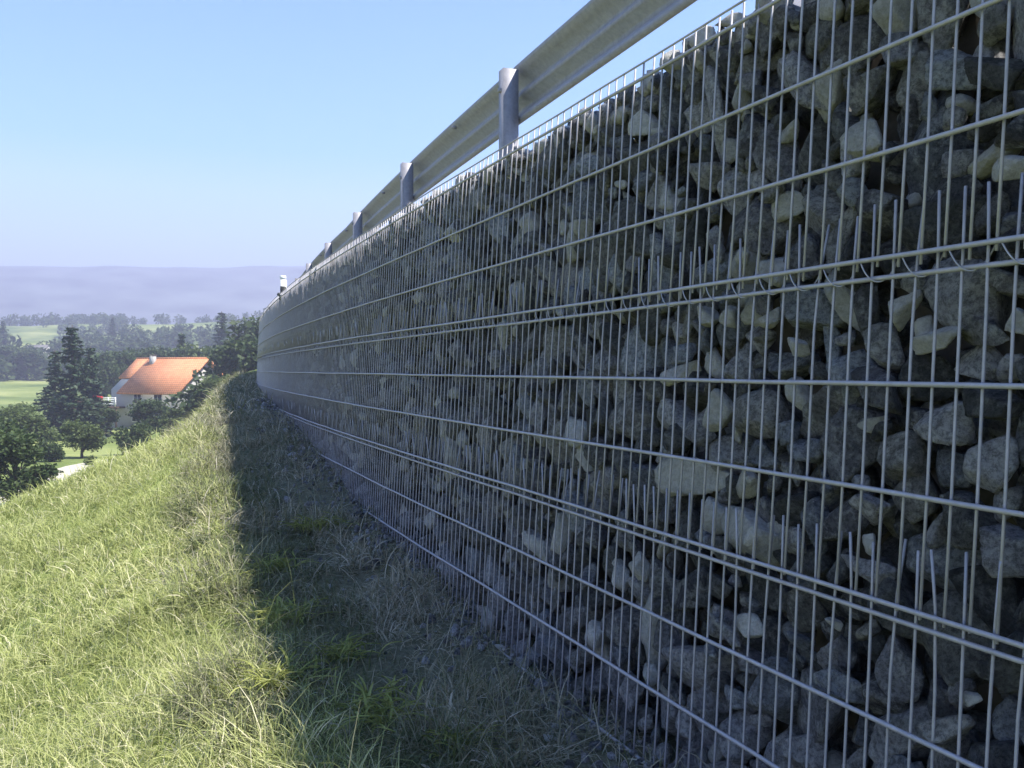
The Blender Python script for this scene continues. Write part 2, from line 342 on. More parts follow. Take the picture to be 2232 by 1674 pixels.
# (px, py, width, height, colour, shape, tilt) of the stones one can pick out in the photograph
FEAT = [(1505, 94, 72, 50, 'pale', 'blocky', 0), (1588, 49, 66, 34, 'pale', 'flat', 10), (1876, 192, 76, 98, 'grey', 'blocky', 5), (1866, 305, 66, 92, 'pale', 'wedge', -20),
 (1889, 470, 86, 104, 'grey', 'rounded', 10), (1520, 380, 54, 68, 'grey', 'rounded', 20), (2193, 286, 92, 76, 'grey', 'blocky', 0), (2196, 364, 100, 56, 'pale', 'flat', -4), (1614, 564, 26, 36, 'pale', 'blocky', 20),
 (2073, 260, 56, 52, 'warm', 'wedge', 0), (1870, 677, 54, 116, 'grey', 'long', 5), (1949, 673, 52, 96, 'pale', 'long', 12), (1889, 848, 116, 104, 'grey', 'rounded', 0), (1547, 891, 48, 88, 'pale', 'long', -18),
 (1630, 906, 70, 128, 'warm', 'long', -38), (1490, 1045, 150, 94, 'pale', 'blocky', -3), (1612, 1055, 78, 60, 'pale', 'wedge', -20), (2035, 932, 104, 112, 'grey', 'rounded', -30), (2148, 1008, 104, 132, 'grey', 'wedge', 15),
 (1942, 995, 84, 110, 'warm', 'blocky', 0), (1663, 692, 44, 46, 'pale', 'wedge', 0), (1532, 688, 28, 48, 'pale', 'blocky', 0), (1580, 688, 28, 48, 'pale', 'rounded', 0), (1727, 756, 46, 44, 'pale', 'blocky', 0),
 (2032, 741, 96, 62, 'pale', 'wedge', 0), (1648, 989, 54, 58, 'blue', 'blocky', 0), (2133, 872, 134, 88, 'dark', 'flat', 0), (2182, 1208, 122, 124, 'grey', 'rounded', 0), (1893, 1189, 30, 52, 'pale', 'long', 0),
 (1626, 1370, 62, 56, 'pale', 'rounded', 0), (1814, 1366, 30, 32, 'pale', 'blocky', 0), (1821, 1497, 90, 62, 'blue', 'rounded', 0), (2118, 1531, 48, 30, 'pale', 'flat', 0), (2062, 1595, 96, 80, 'warm', 'wedge', 0),
 (1547, 1430, 32, 36, 'blue', 'blocky', 0), (1885, 1114, 64, 72, 'grey', 'blocky', 0), (2085, 1137, 116, 112, 'dark', 'blocky', 0), (1202, 1310, 14, 58, 'pale', 'long', 0), (1268, 1253, 32, 48, 'blue', 'blocky', 0),
 (1340, 1264, 22, 54, 'pale', 'rounded', 0), (1381, 1238, 24, 62, 'pale', 'long', 0), (1287, 1388, 24, 60, 'pale', 'rounded', 0), (1403, 1475, 28, 48, 'pale', 'blocky', 0), (1347, 1430, 24, 38, 'blue', 'wedge', 0),
 (1283, 1174, 36, 56, 'grey', 'blocky', 0), (2200, 520, 70, 60, 'grey', 'blocky', 0), (1716, 1180, 60, 60, 'grey', 'wedge', 0), (2210, 700, 60, 60, 'pale', 'rounded', 0),
 (1480, 770, 36, 44, 'blue', 'blocky', 0), (1250, 500, 26, 50, 'pale', 'long', 10), (1280, 360, 44, 46, 'blue', 'blocky', 0), (1160, 170, 0, 0, '', '', 0)]
VT = [.83, .61, .41, .19, -.026, -.225, -.44, -.65, -.845, -1.04]
S = []                                                                   # t, v, half width, half height, depth, colour, shape, tilt, level
for px, py, w, h, col, shp, tl in FEAT:
    if not w: continue
    t, v = backproject(px, py); dt = .02; P = WP(np.array([t-dt, t+dt]), v, .03); X, _ = proj(P); ppm = abs(X[1]-X[0])/(2*dt); vpm = F_PX/P[0, 1]
    S.append([t, v, w/2/ppm*1.04, h/2/vpm*1.04, 0, col, shp, tl, 1])
grid = {}
def put(t, v, r): grid.setdefault((int(t/.2), int(v/.2+20)), []).append((t, v, r))
def free(t, v, r, k):
    a, b = int(t/.2), int(v/.2+20)
    for ii in (a-1, a, a+1):
        for jj in (b-1, b, b+1):
            for (q, w, s) in grid.get((ii, jj), ()):
                if (q-t)**2+(w-v)**2 < (k*(s+r))**2: return False
    return True
for s in S: put(s[0], s[1], (s[2]*s[3])**.5)
TMAX = 25.
cols = ['grey', 'warm', 'dark', 'blue', 'pale']; shapes = ['blocky', 'rounded', 'wedge', 'flat', 'long']
for (rlo, rhi, n_try, t0, t1) in ((.055, .078, 2600, -1.6, TMAX), (.040, .056, 9000, -1.6, TMAX), (.028, .040, 16000, -1.6, 14), (.017, .028, 22000, -1.2, 7)):
    for _ in range(n_try):
        t = random.uniform(t0, t1); v = random.uniform(-1.15, .84); r = random.uniform(rlo, rhi)
        if v < float(G(np.interp(t, _t, _ys)))-.12 or v+r > .87: continue
        if not free(t, v, r, .86): continue
        put(t, v, r); as_ = math.exp(random.gauss(0, .16))
        c = random.choices(cols, (38, 12, 22, 16, 14.0 if r < .05 else 5))[0]; sh = random.choices(shapes, (40, 22, 18, 12, 8))[0]
        a2, b2 = {'flat': (1.3, .72), 'long': (.78, 1.3)}.get(sh, (1, 1))
        S.append([t, v, r*1.26*as_*a2, r*1.26/as_*b2, random.uniform(0, .045)+max(0, .04-r), c, sh, random.uniform(-28, 28), 0])
def stone_matrix(t, v, a, b, dep, tilt, face=True):
    c = min(a, b)*random.uniform(.8, 1.1); P = WP(t, v, .022+c*.95+dep); x, y, nx, ny = PW(t)
    B = Matrix(((ny, nx, 0), (-nx, ny, 0), (0, 0, 1))).to_4x4()           # local x = backward along wall, y = into wall
    rot = Euler((random.uniform(-.25, .25), R(tilt), random.uniform(-.25, .25))).to_matrix().to_4x4()
    pre = Euler(random.choice([(0, 0, 0), (R(180), 0, 0), (0, R(180), 0), (0, 0, R(180)), (R(90), 0, 0), (0, 0, R(90)), (0, R(90), 0)])).to_matrix().to_4x4()
    return Matrix.Translation(Vector(P.tolist())) @ B @ rot @ Matrix.Diagonal((a, c, b, 1)) @ pre
big = []
for k, s in enumerate(S):
    P = WP(s[0], s[1], .05)
    if P[1] < .3: continue
    X, Y = proj(P); area = s[2]*s[3]/(P[0]**2+P[1]**2)
    dx = s[2]*F_PX/P[1]
    if 0-dx*.3 < X[0] < W_PX+dx*.3 and -10 < Y[0] < H_PX+10 and s[1] > G(P[1])-.02: big.append((s[8]*.001+area, k))
big.sort(reverse=True); ind = set(k for _, k in big[:300])
rock_me = {}
words = {'grey': 'grey', 'warm': 'brownish grey', 'dark': 'dark grey', 'blue': 'bluish grey', 'pale': 'whitish'}
sizes = lambda d: 'large' if d > .125 else 'medium' if d > .07 else 'small'
uX = proj(WP(np.arange(.9, 24, .05), 0.))[0]
labels = {}
acc = {c: ([], [], 0) for c in cols}
def accum(c, V, F, Mx):
    A_, B_, n_ = acc[c]; W = V @ np.array(Mx.to_3x3()).T+np.array(Mx.translation); A_.append(W); B_.append(F+n_); acc[c] = (A_, B_, n_+len(V))
rows = ['on the top rim']+['in mesh row %d from top' % k for k in range(1, 10)]
for k, s in enumerate(S):
    t, v, a, b, dep, c, sh, tl, lv = s
    vi = (k*7) % NV; Mx = stone_matrix(t, v, a, b, dep, tl)
    if k in ind:
        key = (vi, c)
        if key not in rock_me: rock_me[key] = mesh_np('stone', ROCK4[vi][0], ROCK4[vi][1], M['stone_'+c], True)
        o = obj('gabion_stone', rock_me[key]); o.matrix_world = Mx
        row = rows[min(9, sum(1 for q in VT if v < q))]
        X, _ = proj(WP(t, v, .05)); nu = int(np.sum(uX > X[0]))+1
        lab = '%s %s %s stone %s, upright %d from right' % (sizes(2*max(a, b)), words[c], sh, row, nu)
        labels.setdefault(lab, []).append((o, v, a*b)); tag(o, lab, 'stone', 'stones filling the gabion wall')
    else:
        rk = ROCK3[vi] if t < 3.6 and t > .4 else ROCK2[vi]; accum(c, rk[0], rk[1], Mx)
for lab, l in labels.items():
    if len(l) > 1:
        l.sort(key=lambda q: -q[1])
        for (o, v, ar), w in zip(l, ['upper', 'lower', 'lowest', 'bottom']): o['label'] = w+' '+lab
# second layer behind, small chips in the gaps and the stones lying on top of the wall
for _ in range(5200):
    t = random.uniform(-1.6, 14) if random.random() < .75 else random.uniform(14, TMAX); v = random.uniform(-1.1, .78)
    if v < float(G(np.interp(t, _t, _ys)))-.1: continue
    r = random.uniform(.03, .062) if t < 7 else random.uniform(.05, .09); accum(random.choice(['grey', 'warm', 'dark', 'dark', 'grey']), *ROCK2[random.randrange(NV)], stone_matrix(t, v, r, r, .085+random.uniform(0, .05), random.uniform(0, 90)))
for _ in range(3600):
    t = random.uniform(-1.6, TMAX); r = random.uniform(.022, .048); accum(random.choice(['pale', 'grey', 'warm', 'grey', 'blue']), *ROCK2[random.randrange(NV)], stone_matrix(t, random.uniform(.77, .85), r, r*.8, random.uniform(0, .12), random.uniform(0, 90)))
for _ in range(3400):
    t = random.uniform(-1.6, TMAX); d = random.uniform(.03, .50)**1.0; r = random.uniform(.022, .05) if t < 10 else random.uniform(.035, .06)
    P = WP(t, TOP+random.uniform(-.01, .035)+(.025 if d < .25 else 0), d)
    Mx = Matrix.Translation(Vector(P.tolist())) @ Euler([random.uniform(0, 6) for _ in range(3)]).to_matrix().to_4x4() @ Matrix.Diagonal((r, r*random.uniform(.7, 1.1), r*random.uniform(.6, .9), 1))
    accum(random.choice(['pale', 'grey', 'warm', 'pale']), *ROCK2[random.randrange(NV)], Mx)
Vs, Fs, Ms, n0 = [], [], [], 0
for ci, c in enumerate(cols):
    A_, B_, n_ = acc[c]; V = np.vstack(A_); F = np.vstack(B_); Vs.append(V); Fs.append(F+n0); Ms.append(np.full(len(F), ci)); n0 += len(V)
me = mesh_np('gabion_stone', np.vstack(Vs), np.vstack(Fs), None, True)
for c in cols: me.materials.append(M['stone_'+c])
me.polygons.foreach_set('material_index', np.concatenate(Ms).astype(np.int32))
tag(obj('gabion_rubble', me), 'mixed grey and brown rubble packed in the rest of the gabion wall', 'rubble', kind='stuff')

# earth core behind the stones
tt = np.linspace(-2.5, TMAX+6, 320); prof = [(-1.5, .17), (.74, .20), (.79, .27), (.79, .9), (-1.5, .9)]
V = np.stack([WP(tt, v, d) for v, d in prof], 1); V[:, :, 2] += .012*(np.array([[(hash((i*7+j)) % 100)/100 for j in range(5)] for i in range(len(tt))])-.5)
k = len(prof); a = np.arange(len(tt)-1)[:, None]*k; b = np.arange(k)[None]; b2 = (b+1) % k
F = np.stack([a+b, a+k+b, a+k+b2, a+b2], -1).reshape(-1, 4)
V = V.reshape(-1, 3); core = mesh_np('core', V, [F, np.array([range(k)]), np.array([list(range(len(V)-1, len(V)-k-1, -1))])], M['earth'])
tag(obj('gabion_core', core), 'dark earth core in the gaps behind the stones of the gabion wall', 'wall')

# ------------------------------------------------------------------ wire mesh panels
T0, T1 = -2.2, 27.
def hpath(v, d, t0=T0, t1=T1, seed=0, amp=.004):
    t = np.concatenate([np.arange(t0, 10, .06), np.arange(10, t1, .25)])
    return WP(t, v+amp*(fbm(t, t*0, 1.1, seed+2)-.5)*2, d+amp*1.6*(fbm(t, t*0, .8, seed)-.5)*2)
def panel(label, vh, v0, v1, d, off, thin_top=False):
    root = tag(empty('mesh_panel', tuple(WP(0, v0, d).tolist())), label, 'wire mesh panel')
    base = np.array(root.location)
    for i, v in enumerate(vh):
        mb = MB(); mb.tube(hpath(v, d-.006, seed=i*5+int(off*1000))-base, .0050 if not (thin_top and i == 0) else .003, 8, True)
        mb.build('horizontal_wire', M['wire'], root, True)
    ts = np.arange(T0+off, T1, .05); rest = MB(); cnt = 0
    for t in ts:
        e1 = v1+(random.uniform(-.008, .012) if not thin_top else 0); e0 = v0+random.uniform(-.008, .008); bend = random.gauss(0, .006); bt = random.gauss(0, .0035)
        if thin_top: bend *= .2; bt *= .2
        zs = np.array([e0, e0+.3*(e1-e0), e0+.7*(e1-e0), e1-.1, e1])
        pts = WP(t+np.array([0, 0, bt*.3, bt, bt*2.2]), zs, d+np.array([0, .002, 0, bend*.5, bend*1.6]))-base
        mb = MB() if (t > .86 and cnt < 100) else rest
        mb.tube(pts, .0029, 6 if t < 5 else 4, True)
        if mb is not rest: mb.build('vertical_wire', M['wire'], root, True); cnt += 1
    tag(rest.build('vertical_wire', M['wire'], root, True), kind='stuff')
    return root
panel('upper galvanised wire mesh panel along the top of the gabion wall', [.875, .83, .61, .41, .208], .192, .874, 0.0, .0, True)
panel('middle galvanised wire mesh panel across the gabion wall at eye level', [.172, -.026, -.225, -.428], -.437, .31, .010, .021)
panel('lowest galvanised wire mesh panel at the grassy foot of the gabion wall', [-.455, -.65, -.845, -1.04], -1.12, -.318, .018, .036)
# spiral that laces the upper and middle panels together
tq = np.arange(.4, 13, .004); ph = tq/.05*2*np.pi*.5; sp = WP(tq, .19+.023*np.cos(ph), .004+.012*np.sin(ph))
mb = MB(); mb.tube(sp, .0016, 5); tag(mb.build('lacing_spiral', M['wire'], None, True), 'thin spiral wire lacing the upper and middle mesh panels together', 'wire')

# ------------------------------------------------------------------ guardrail
def gr_off(y): return .36+.035*np.clip(y, -5, 9.5)
def GP(y): return np.stack([Xw(y)+gr_off(y), np.asarray(y, float)], -1)
yy = np.arange(-4, 34, .25); gp = GP(yy); tg = np.gradient(gp, axis=0); tg /= np.linalg.norm(tg, axis=1)[:, None]; gn = np.stack([tg[:, 1], -tg[:, 0]], -1)
RT = 1.555
wp = [(.0, .012), (-.012, .0), (-.03, .0), (-.055, .028), (-.09, .068), (-.115, .068), (-.14, .03), (-.155, .024), (-.17, .03), (-.195, .068), (-.22, .068), (-.255, .028), (-.28, .0), (-.298, .0), (-.31, .012)]
prof = wp+[(z, o+.0045) for z, o in wp[::-1]]
k = len(prof); V = np.stack([np.concatenate([gp+gn*(o+.02), np.full((len(gp), 1), RT+z)], 1) for z, o in prof], 1).reshape(-1, 3)
a = np.arange(len(gp)-1)[:, None]*k; b = np.arange(k)[None]; b2 = (b+1) % k
F = np.stack([a+b, a+b2, a+k+b2, a+k+b], -1).reshape(-1, 4)
gr = tag(empty('guardrail', (float(gp[30][0]), float(gp[30][1]), TOP)), 'grey galvanised guardrail on posts along the road edge above the gabion wall', 'guardrail'); gb = np.array(gr.location)
obj('beam', mesh_np('beam', V-gb, [F, np.array([range(k)]), np.array([list(range(len(V)-1, len(V)-k-1, -1))])], M['rail']), gr)
sy = np.cumsum(np.hypot(*np.diff(gp, axis=0).T)); post_y = []
y0 = 4.42
s0 = np.interp(y0, yy[1:], sy)
for kk in range(-4, 14): post_y.append(float(np.interp(s0+kk*2.12, sy, yy[1:])))
for y in sorted(set(post_y)):
    if y > 32 or y < -3.9: continue
    p = GP(np.array([y-.01, y+.01])); tv = p[1]-p[0]; tv /= np.linalg.norm(tv); p = p.mean(0)
    Mx = Matrix(((tv[0], tv[1], 0), (tv[1], -tv[0], 0), (0, 0, 1))).to_4x4(); Mx.translation = Vector((p[0]-gb[0], p[1]-gb[1], 0))
    mb = MB()      # sigma shaped post: web and two flanges, open side along the rail, just in front of the beam
    mb.box((-.032, -.070, -.35), (-.027, .012, RT-TOP-.05), Mx); mb.box((-.027, -.070, -.35), (.032, -.065, RT-TOP-.05), Mx); mb.box((-.027, .007, -.35), (.032, .012, RT-TOP-.05), Mx)
    mb.box((.027, -.065, -.35), (.032, -.050, RT-TOP-.05), Mx)
    mb.build('post', M['rail'], gr)
    mb = MB(); q = Mx @ Vector((0.0, .0, RT-TOP-.155)); r_ = (Mx.to_3x3() @ Vector((0, 1, 0))); 
    mb.tube([np.array(q)-np.array(r_)*.085, np.array(q)-np.array(r_)*.06], .013, 6); mb.build('bolt', M['rail'], gr)
    for dz in (-.06, -.25):
        mb = MB(); c0 = np.array(Mx @ Vector((1.05, 0, RT-TOP+dz))); mb.tube([c0+np.array(r_)*.0, c0+np.array(r_)*.03], .011, 6); 
        if dz == -.06: mb.build('bolt', M['rail'], gr)

# white delineator post beyond the rail
dy = 19.6; dX = (619-CX)/F_PX*dy; de = tag(empty('delineator_post', (dX, dy, 1.0)), 'white roadside delineator post with black band rising past the far guardrail', 'delineator')
mb = MB(); mb.prism([(-.06, -.05, -.6), (.06, -.05, -.6), (.06, .05, -.6), (-.06, .05, -.6)], (0, 0, 1.62)); mb.build('post_body', M['white'], de)
mb = MB(); mb.prism([(-.063, -.053, .67), (.063, -.053, .67), (.063, .053, .58), (-.063, .053, .58)], (0, 0, .2)); mb.build('black_band', M['black'], de)
mb = MB(); mb.prism([(-.06, -.05, 1.02), (.06, -.05, 1.02), (.06, .05, 1.02), (-.06, .05, 1.02)], (-.02, 0, .09)); mb.build('cap', M['white'], de)
#TREES
exec_next = None
# ------------------------------------------------------------------ trees
def cards(P, size, rs, up=.3):
    n = len(P); nn = rs.normal(size=(n, 3)); nn[:, 2] = np.abs(nn[:, 2])+up; nn /= np.linalg.norm(nn, axis=1)[:, None]
    a = np.cross(nn, rs.normal(size=(n, 3))); a /= np.linalg.norm(a, axis=1)[:, None]; b = np.cross(nn, a); s = size*rs.uniform(.5, 1.4, n)[:, None]
    V = np.stack([P-a*s, P+b*s*.55+nn*s*.15, P+a*s, P-b*s*.55+nn*s*.1], 1).reshape(-1, 3)
    return V, np.arange(4*n).reshape(-1, 4)
def crown_broad(seed, n=5200, size=.03):
    """unit tree: height 1, crown radius about .42"""
    rs = np.random.default_rng(seed); L = []; mb = MB(); mb.tube([(0, 0, -.03), (.01, 0, .12), (.0, .015, .3), (.02, 0, .55)], [.035, .026, .02, .01], 7)
    nb = 15
    for i in range(nb):
        a = i*2.4+rs.uniform(-.4, .4); z = rs.uniform(.28, .86); r = .32*np.sqrt(max(.05, 1-((z-.52)/.46)**2))*rs.uniform(.55, 1.05)
        c = np.array([np.cos(a)*r, np.sin(a)*r, z]); br = rs.uniform(.10, .19)
        mb.tube([(0, 0, min(.5, z*.55)), c*[.5, .5, .82], c], [.012, .007, .003], 4)
        m = n//nb; d = rs.normal(size=(m, 3)); d /= np.linalg.norm(d, axis=1)[:, None]; q = rs.uniform(.25, 1, m)**.45
        L.append(c+d*q[:, None]*br*np.array([1.1, 1.1, .8])*(1+.35*np.sin(d[:, :1]*7+a)))
    P = np.vstack(L); P = P[P[:, 2] > .13]; P[:, 2] = np.clip(P[:, 2], 0, 1.02); return mb, cards(P, size, rs)
def crown_conifer(seed, n=7000, size=.022):
    rs = np.random.default_rng(seed); mb = MB(); mb.tube([(0, 0, -.02), (0, 0, .5), (0, 0, .99)], [.022, .012, .002], 7); L = []
    z = .06
    while z < .97:
        nb = int(5+5*(1-z)); R_ = .21*(1-z)**.8*rs.uniform(.75, 1.15)+.012
        for i in range(nb):
            a = rs.uniform(0, 6.28); r1 = R_*rs.uniform(.6, 1.15); tip = np.array([np.cos(a)*r1, np.sin(a)*r1, z-.05*(1-z)]); mb.tube([(0, 0, z), tuple(tip)], [.004, .001], 3, False)
            m = int(n*.0017*(.35+r1*9)); q = rs.uniform(.08, 1, m)**.7; side = rs.normal(0, .018, (m, 3)); side[:, 2] = -np.abs(side[:, 2])*1.2
            L.append(np.array([0, 0, z])+q[:, None]*(tip-np.array([0, 0, z]))+side*(1.2-q[:, None]))
        z += .028+.012*rs.random()
    return mb, cards(np.vstack(L), size, rs, .6)
def crown_bush(seed, n=2200, size=.05):
    rs = np.random.default_rng(seed); L = []; mb = MB()
    for i in range(9):
        a = i*2.4; c = np.array([np.cos(a)*rs.uniform(.1, .42), np.sin(a)*rs.uniform(.1, .42), rs.uniform(.3, .7)]); mb.tube([(0, 0, -.05), tuple(c)], [.03, .01], 4)
        m = n//9; d = rs.normal(size=(m, 3)); d /= np.linalg.norm(d, axis=1)[:, None]; L.append(c+d*(rs.uniform(.2, 1, m)**.45)[:, None]*rs.uniform(.2, .34))
    P = np.vstack(L); P = P[P[:, 2] > 0]; return mb, cards(P, size, rs)
VAR = {}
for kind, fn, seeds, mt in (('broad', crown_broad, (1, 2, 3), 'leaf'), ('light', crown_broad, (4, 5), 'leaf_light'), ('conifer', crown_conifer, (6, 7), 'needle'), ('bush', crown_bush, (8, 9), 'leaf')):
    VAR[kind] = []
    for s in seeds:
        mb, (V, F) = fn(s); VAR[kind].append((mb.mesh('trunk', M['bark'], True), mesh_np('crown', V, F, M[mt])))
TREE_NAME = {'broad': ('broadleaf_tree', 'tree'), 'light': ('broadleaf_tree', 'tree'), 'conifer': ('spruce_tree', 'spruce'), 'bush': ('bush', 'bush')}
def tree_px(kind, px, y, top, h=None, base=None, wid=1.0, label='', group=None, i=0, sink=.1):
    """stands a tree on the terrain at image column px and depth y with its top at image row top"""
    x = (px-CX)/F_PX*y; z = ground_z(x, y)-sink if base is None else base; zt = (HY-top)/F_PX*y; hh_ = h or max(.5, zt-z)
    nm, ct = TREE_NAME[kind]; r = tag(empty(nm, (x, y, z), i*1.7+px*.01), label, ct, group); sw = hh_*wid
    tr, cr = VAR[kind][i % len(VAR[kind])]
    for n_, m_ in (('stem' if kind == 'bush' else 'trunk', tr), ('foliage' if kind == 'bush' else 'crown', cr)):
        o = obj(n_, m_, r); o.scale = (sw, sw, hh_)
    return r
TL = [
 ('conifer', 158, 84, 706, 1.25, 'tall dark spruce standing left of the orange roofed house'),
 ('conifer', 120, 92, 760, 1.3, 'lower dark spruce half hidden on the left of the tall spruce'),
 ('conifer', 198, 90, 752, 1.3, 'shorter spruce leaning on the right side of the tall spruce'),
 ('broad', 30, 37, 935, 1.1, 'dark round fruit tree at the left edge above the gravel path'),
 ('broad', -30, 44, 905, 1.1, 'dark tree cut by the left photo edge behind the round fruit tree'),
 ('light', 178, 62, 905, 1.2, 'small young tree standing alone in the meadow below the spruce'),
 ('bush', 285, 66, 912, .8, 'broad green bush in the meadow in front of the house'),
 ('bush', 195, 56, 992, .9, 'tiny dark bush alone near the bend of the gravel path'),
 ('bush', 110, 58, 955, 1.1, 'low grey green bush right of the round fruit tree'),
 ('light', 60, 70, 872, 1.2, 'wide light green tree on the slope left of the spruce'),
 ('light', 15, 78, 872, 1.1, 'light green tree at the left edge below the far field'),
 ('broad', 218, 88, 884, 1.2, 'bushy tree between the spruce and the house terrace'),
 ('broad', 325, 84, 868, 1.3, 'dark tree in front of the house wall under the eaves'),
 ('light', 385, 78, 876, 1.0, 'light green shrubby tree by the lower right of the roof'),
 ('broad', 205, 130, 772, 1.0, 'rounded tree behind the right shoulder of the spruce'),
 ('broad', 250, 140, 762, 1.1, 'broad hazy tree behind the left end of the house roof'),
 ('broad', 305, 150, 752, 1.2, 'hazy tree rising behind the left half of the roof ridge'),
 ('broad', 350, 145, 748, 1.0, 'hazy tree rising behind the middle of the roof ridge'),
 ('conifer', 397, 135, 722, 1.2, 'dark conifer rising behind the right part of the roof'),
 ('light', 432, 130, 735, .9, 'yellow green tree just behind the right end of the roof ridge'),
 ('broad', 470, 140, 745, 1.1, 'grey green tree right of the yellow green tree behind the house'),
 ('conifer', 484, 190, 676, 1.2, 'tall hazy conifer standing out on the skyline right of the house'),
 ('broad', 505, 120, 745, 1.2, 'hazy tree between the house and the end of the wall'),
 ('broad', 545, 95, 718, 1.0, 'leafy tree close to the far end of the gabion wall'),
 ('broad', 566, 110, 684, 1.0, 'tallest leafy tree beside the far end of the guardrail'),
 ('light', 500, 80, 800, 1.1, 'low light green tree above the lit grass crest'),
 ('bush', 455, 82, 815, 1.2, 'dark bush at the right gable end of the house'),
 ('broad', 15, 240, 752, 1.2, 'far hazy tree in the hedge at the left edge below the green field'),
 ('broad', 60, 235, 757, 1.2, 'far hazy tree in the hedge left of the white farmhouse'),
 ('conifer', 246, 330, 690, 1.1, 'small distant conifer breaking the skyline above the house'),
 ('conifer', 8, 300, 698, 1.3, 'small distant conifer on the skyline at the left photo edge')]
for i_, (kind, px, y, top, wid, lab) in enumerate(TL):
    tree_px(kind, px, y, top, wid=wid, label=lab, i=i_, group='trees in the valley' if kind != 'bush' else 'bushes in the valley')
# far woods: a mass of crowns
def woods(n=1700):
    rs = np.random.default_rng(77); Vs = []; Fs = []; n0 = 0
    for _ in range(n):
        y = rs.uniform(150, 620); px = rs.uniform(-420, 1500); x = (px-CX)/F_PX*y; d = fbm(np.array([x]), np.array([y]), .012, 40)[0]
        if d < .41 or (px < 130 and (170 < y < 225 or 330 < y < 470)): continue
        z = float(HT(np.array([x]), np.array([y]))[0]); h = rs.uniform(4, 8.5); m = 130
        q = rs.normal(size=(m, 3)); q /= np.linalg.norm(q, axis=1)[:, None]
        P = np.array([x, y, z+h*.5])+q*(rs.uniform(.1, 1, m)**.5)[:, None]*np.array([h*.48, h*.48, h*.55])
        V, F = cards(P, h*.13, rs); Vs.append(V); Fs.append(F+n0); n0 += len(V)
    return mesh_np('woodland', np.vstack(Vs), np.vstack(Fs), M['leaf'])
tag(obj('woodland', woods()), 'hazy mass of woodland covering the far slopes of the valley', 'woodland', kind='stuff')

# ------------------------------------------------------------------ the orange roofed house
HY0 = 105.; th = R(24); hx = (375-CX)/F_PX*HY0
hs = tag(empty('house', (hx, HY0, -7.2), -th), 'white house with an orange tiled gable roof and balcony down in the valley', 'house')
# local frame: x along ridge, -y to the viewer; ridge height 8.5
LH, WH, EH, RH = 5.2, 4.3, 4.9, 8.5
mb = MB(); mb.prism([(-LH, -WH, 0), (-LH, WH, 0), (-LH, WH, EH), (-LH, 0, RH-.25), (-LH, -WH, EH)], (2*LH, 0, 0)); mb.build('wall', M['plaster'], hs)
def roof_side(sg, x0, x1, ylow, name, mt):
    o = link(bpy.data.objects.new(name, None)); bpy.data.objects.remove(o)
    sl = math.atan2(RH-EH, WH); L_ = ylow; mbr = MB(); mbr.box((x0, -L_, -.09), (x1, 0, .09)); r = mbr.build(name, mt, hs)
    r.location = (0, 0, RH); r.rotation_euler = (sl, 0, 0) if sg < 0 else (sl, 0, R(180)); return r
roof_side(-1, -LH-.5+2.0, LH+.6, 6.35, 'roof', M['tiles']); roof_side(-1, -LH-.5, -LH+1.5, 3.6, 'roof', M['tiles']); roof_side(1, -LH-.6, LH+.5, 6.2, 'roof', M['tiles'])
mb = MB(); mb.tube([(-LH-.5, 0, RH+.09), (LH+.6, 0, RH+.09)], .11, 8); mb.build('ridge_cap', M['tiles'], hs)
mb = MB(); mb.box((-2.7, -.9, RH-1.2), (-2.15, -.35, RH+.42)); ch = mb.build('chimney', M['concrete'], hs)
mb = MB(); mb.box((-2.76, -.96, RH+.42), (-2.09, -.29, RH+.5)); mb.build('chimney_cap', M['slate'], ch)
for (x, z, w, h_) in ((-1.2, 1.2, 1.2, 1.3), (1.6, 1.2, 1.2, 1.3), (3.6, 1.2, .9, 1.3), (-1.0, 3.3, 1.1, 1.0), (2.2, 3.3, 1.1, 1.0)):
    mb = MB(); mb.box((x-w/2-.08, -WH-.05, z-.08), (x+w/2+.08, -WH+.02, z+h_+.08)); wf = mb.build('window', M['white'], hs); mb = MB(); mb.box((x-w/2, -WH-.065, z), (x-.04, -WH-.045, z+h_)); mb.box((x+.04, -WH-.065, z), (x+w/2, -WH-.045, z+h_)); mb.build('pane', M['glass'], wf)
for (y, z) in ((-2, 1.2), (1.4, 1.2), (-1.5, 3.6), (1.2, 3.6)):
    mb = MB(); mb.box((LH-.02, y-.55, z-.08), (LH+.05, y+.55, z+1.2)); wf = mb.build('window', M['white'], hs); mb = MB(); mb.box((LH+.045, y-.47, z), (LH+.065, y+.47, z+1.12)); mb.build('pane', M['glass'], wf)
mb = MB(); mb.box((-LH-1.2, -WH-1.3, 2.7), (-LH+2.2, -WH, 2.9)); bl = mb.build('balcony', M['wood'], hs)
mb = MB()
for z in (3.15, 3.4, 3.65, 3.85): mb.box((-LH-1.2, -WH-1.3, z), (-LH+2.2, -WH-1.24, z+.12))
for x in (-LH-1.15, -LH-.1, -LH+1., -LH+2.1): mb.box((x, -WH-1.38, 2.9), (x+.1, -WH-1.3, 4.0))
mb.build('railing', M['white'], bl)
mb = MB(); mb.box((-LH-1.15, -WH-1.6, 3.75), (-LH+.2, -WH-1.38, 4.15)); mb.build('flower_box', M['red'], bl)
for x in (-LH-1.1, -LH+2.): 
    mb = MB(); mb.box((x, -WH-1.25, 0), (x+.14, -WH-1.11, 2.7)); mb.build('balcony_post', M['wood'], hs)
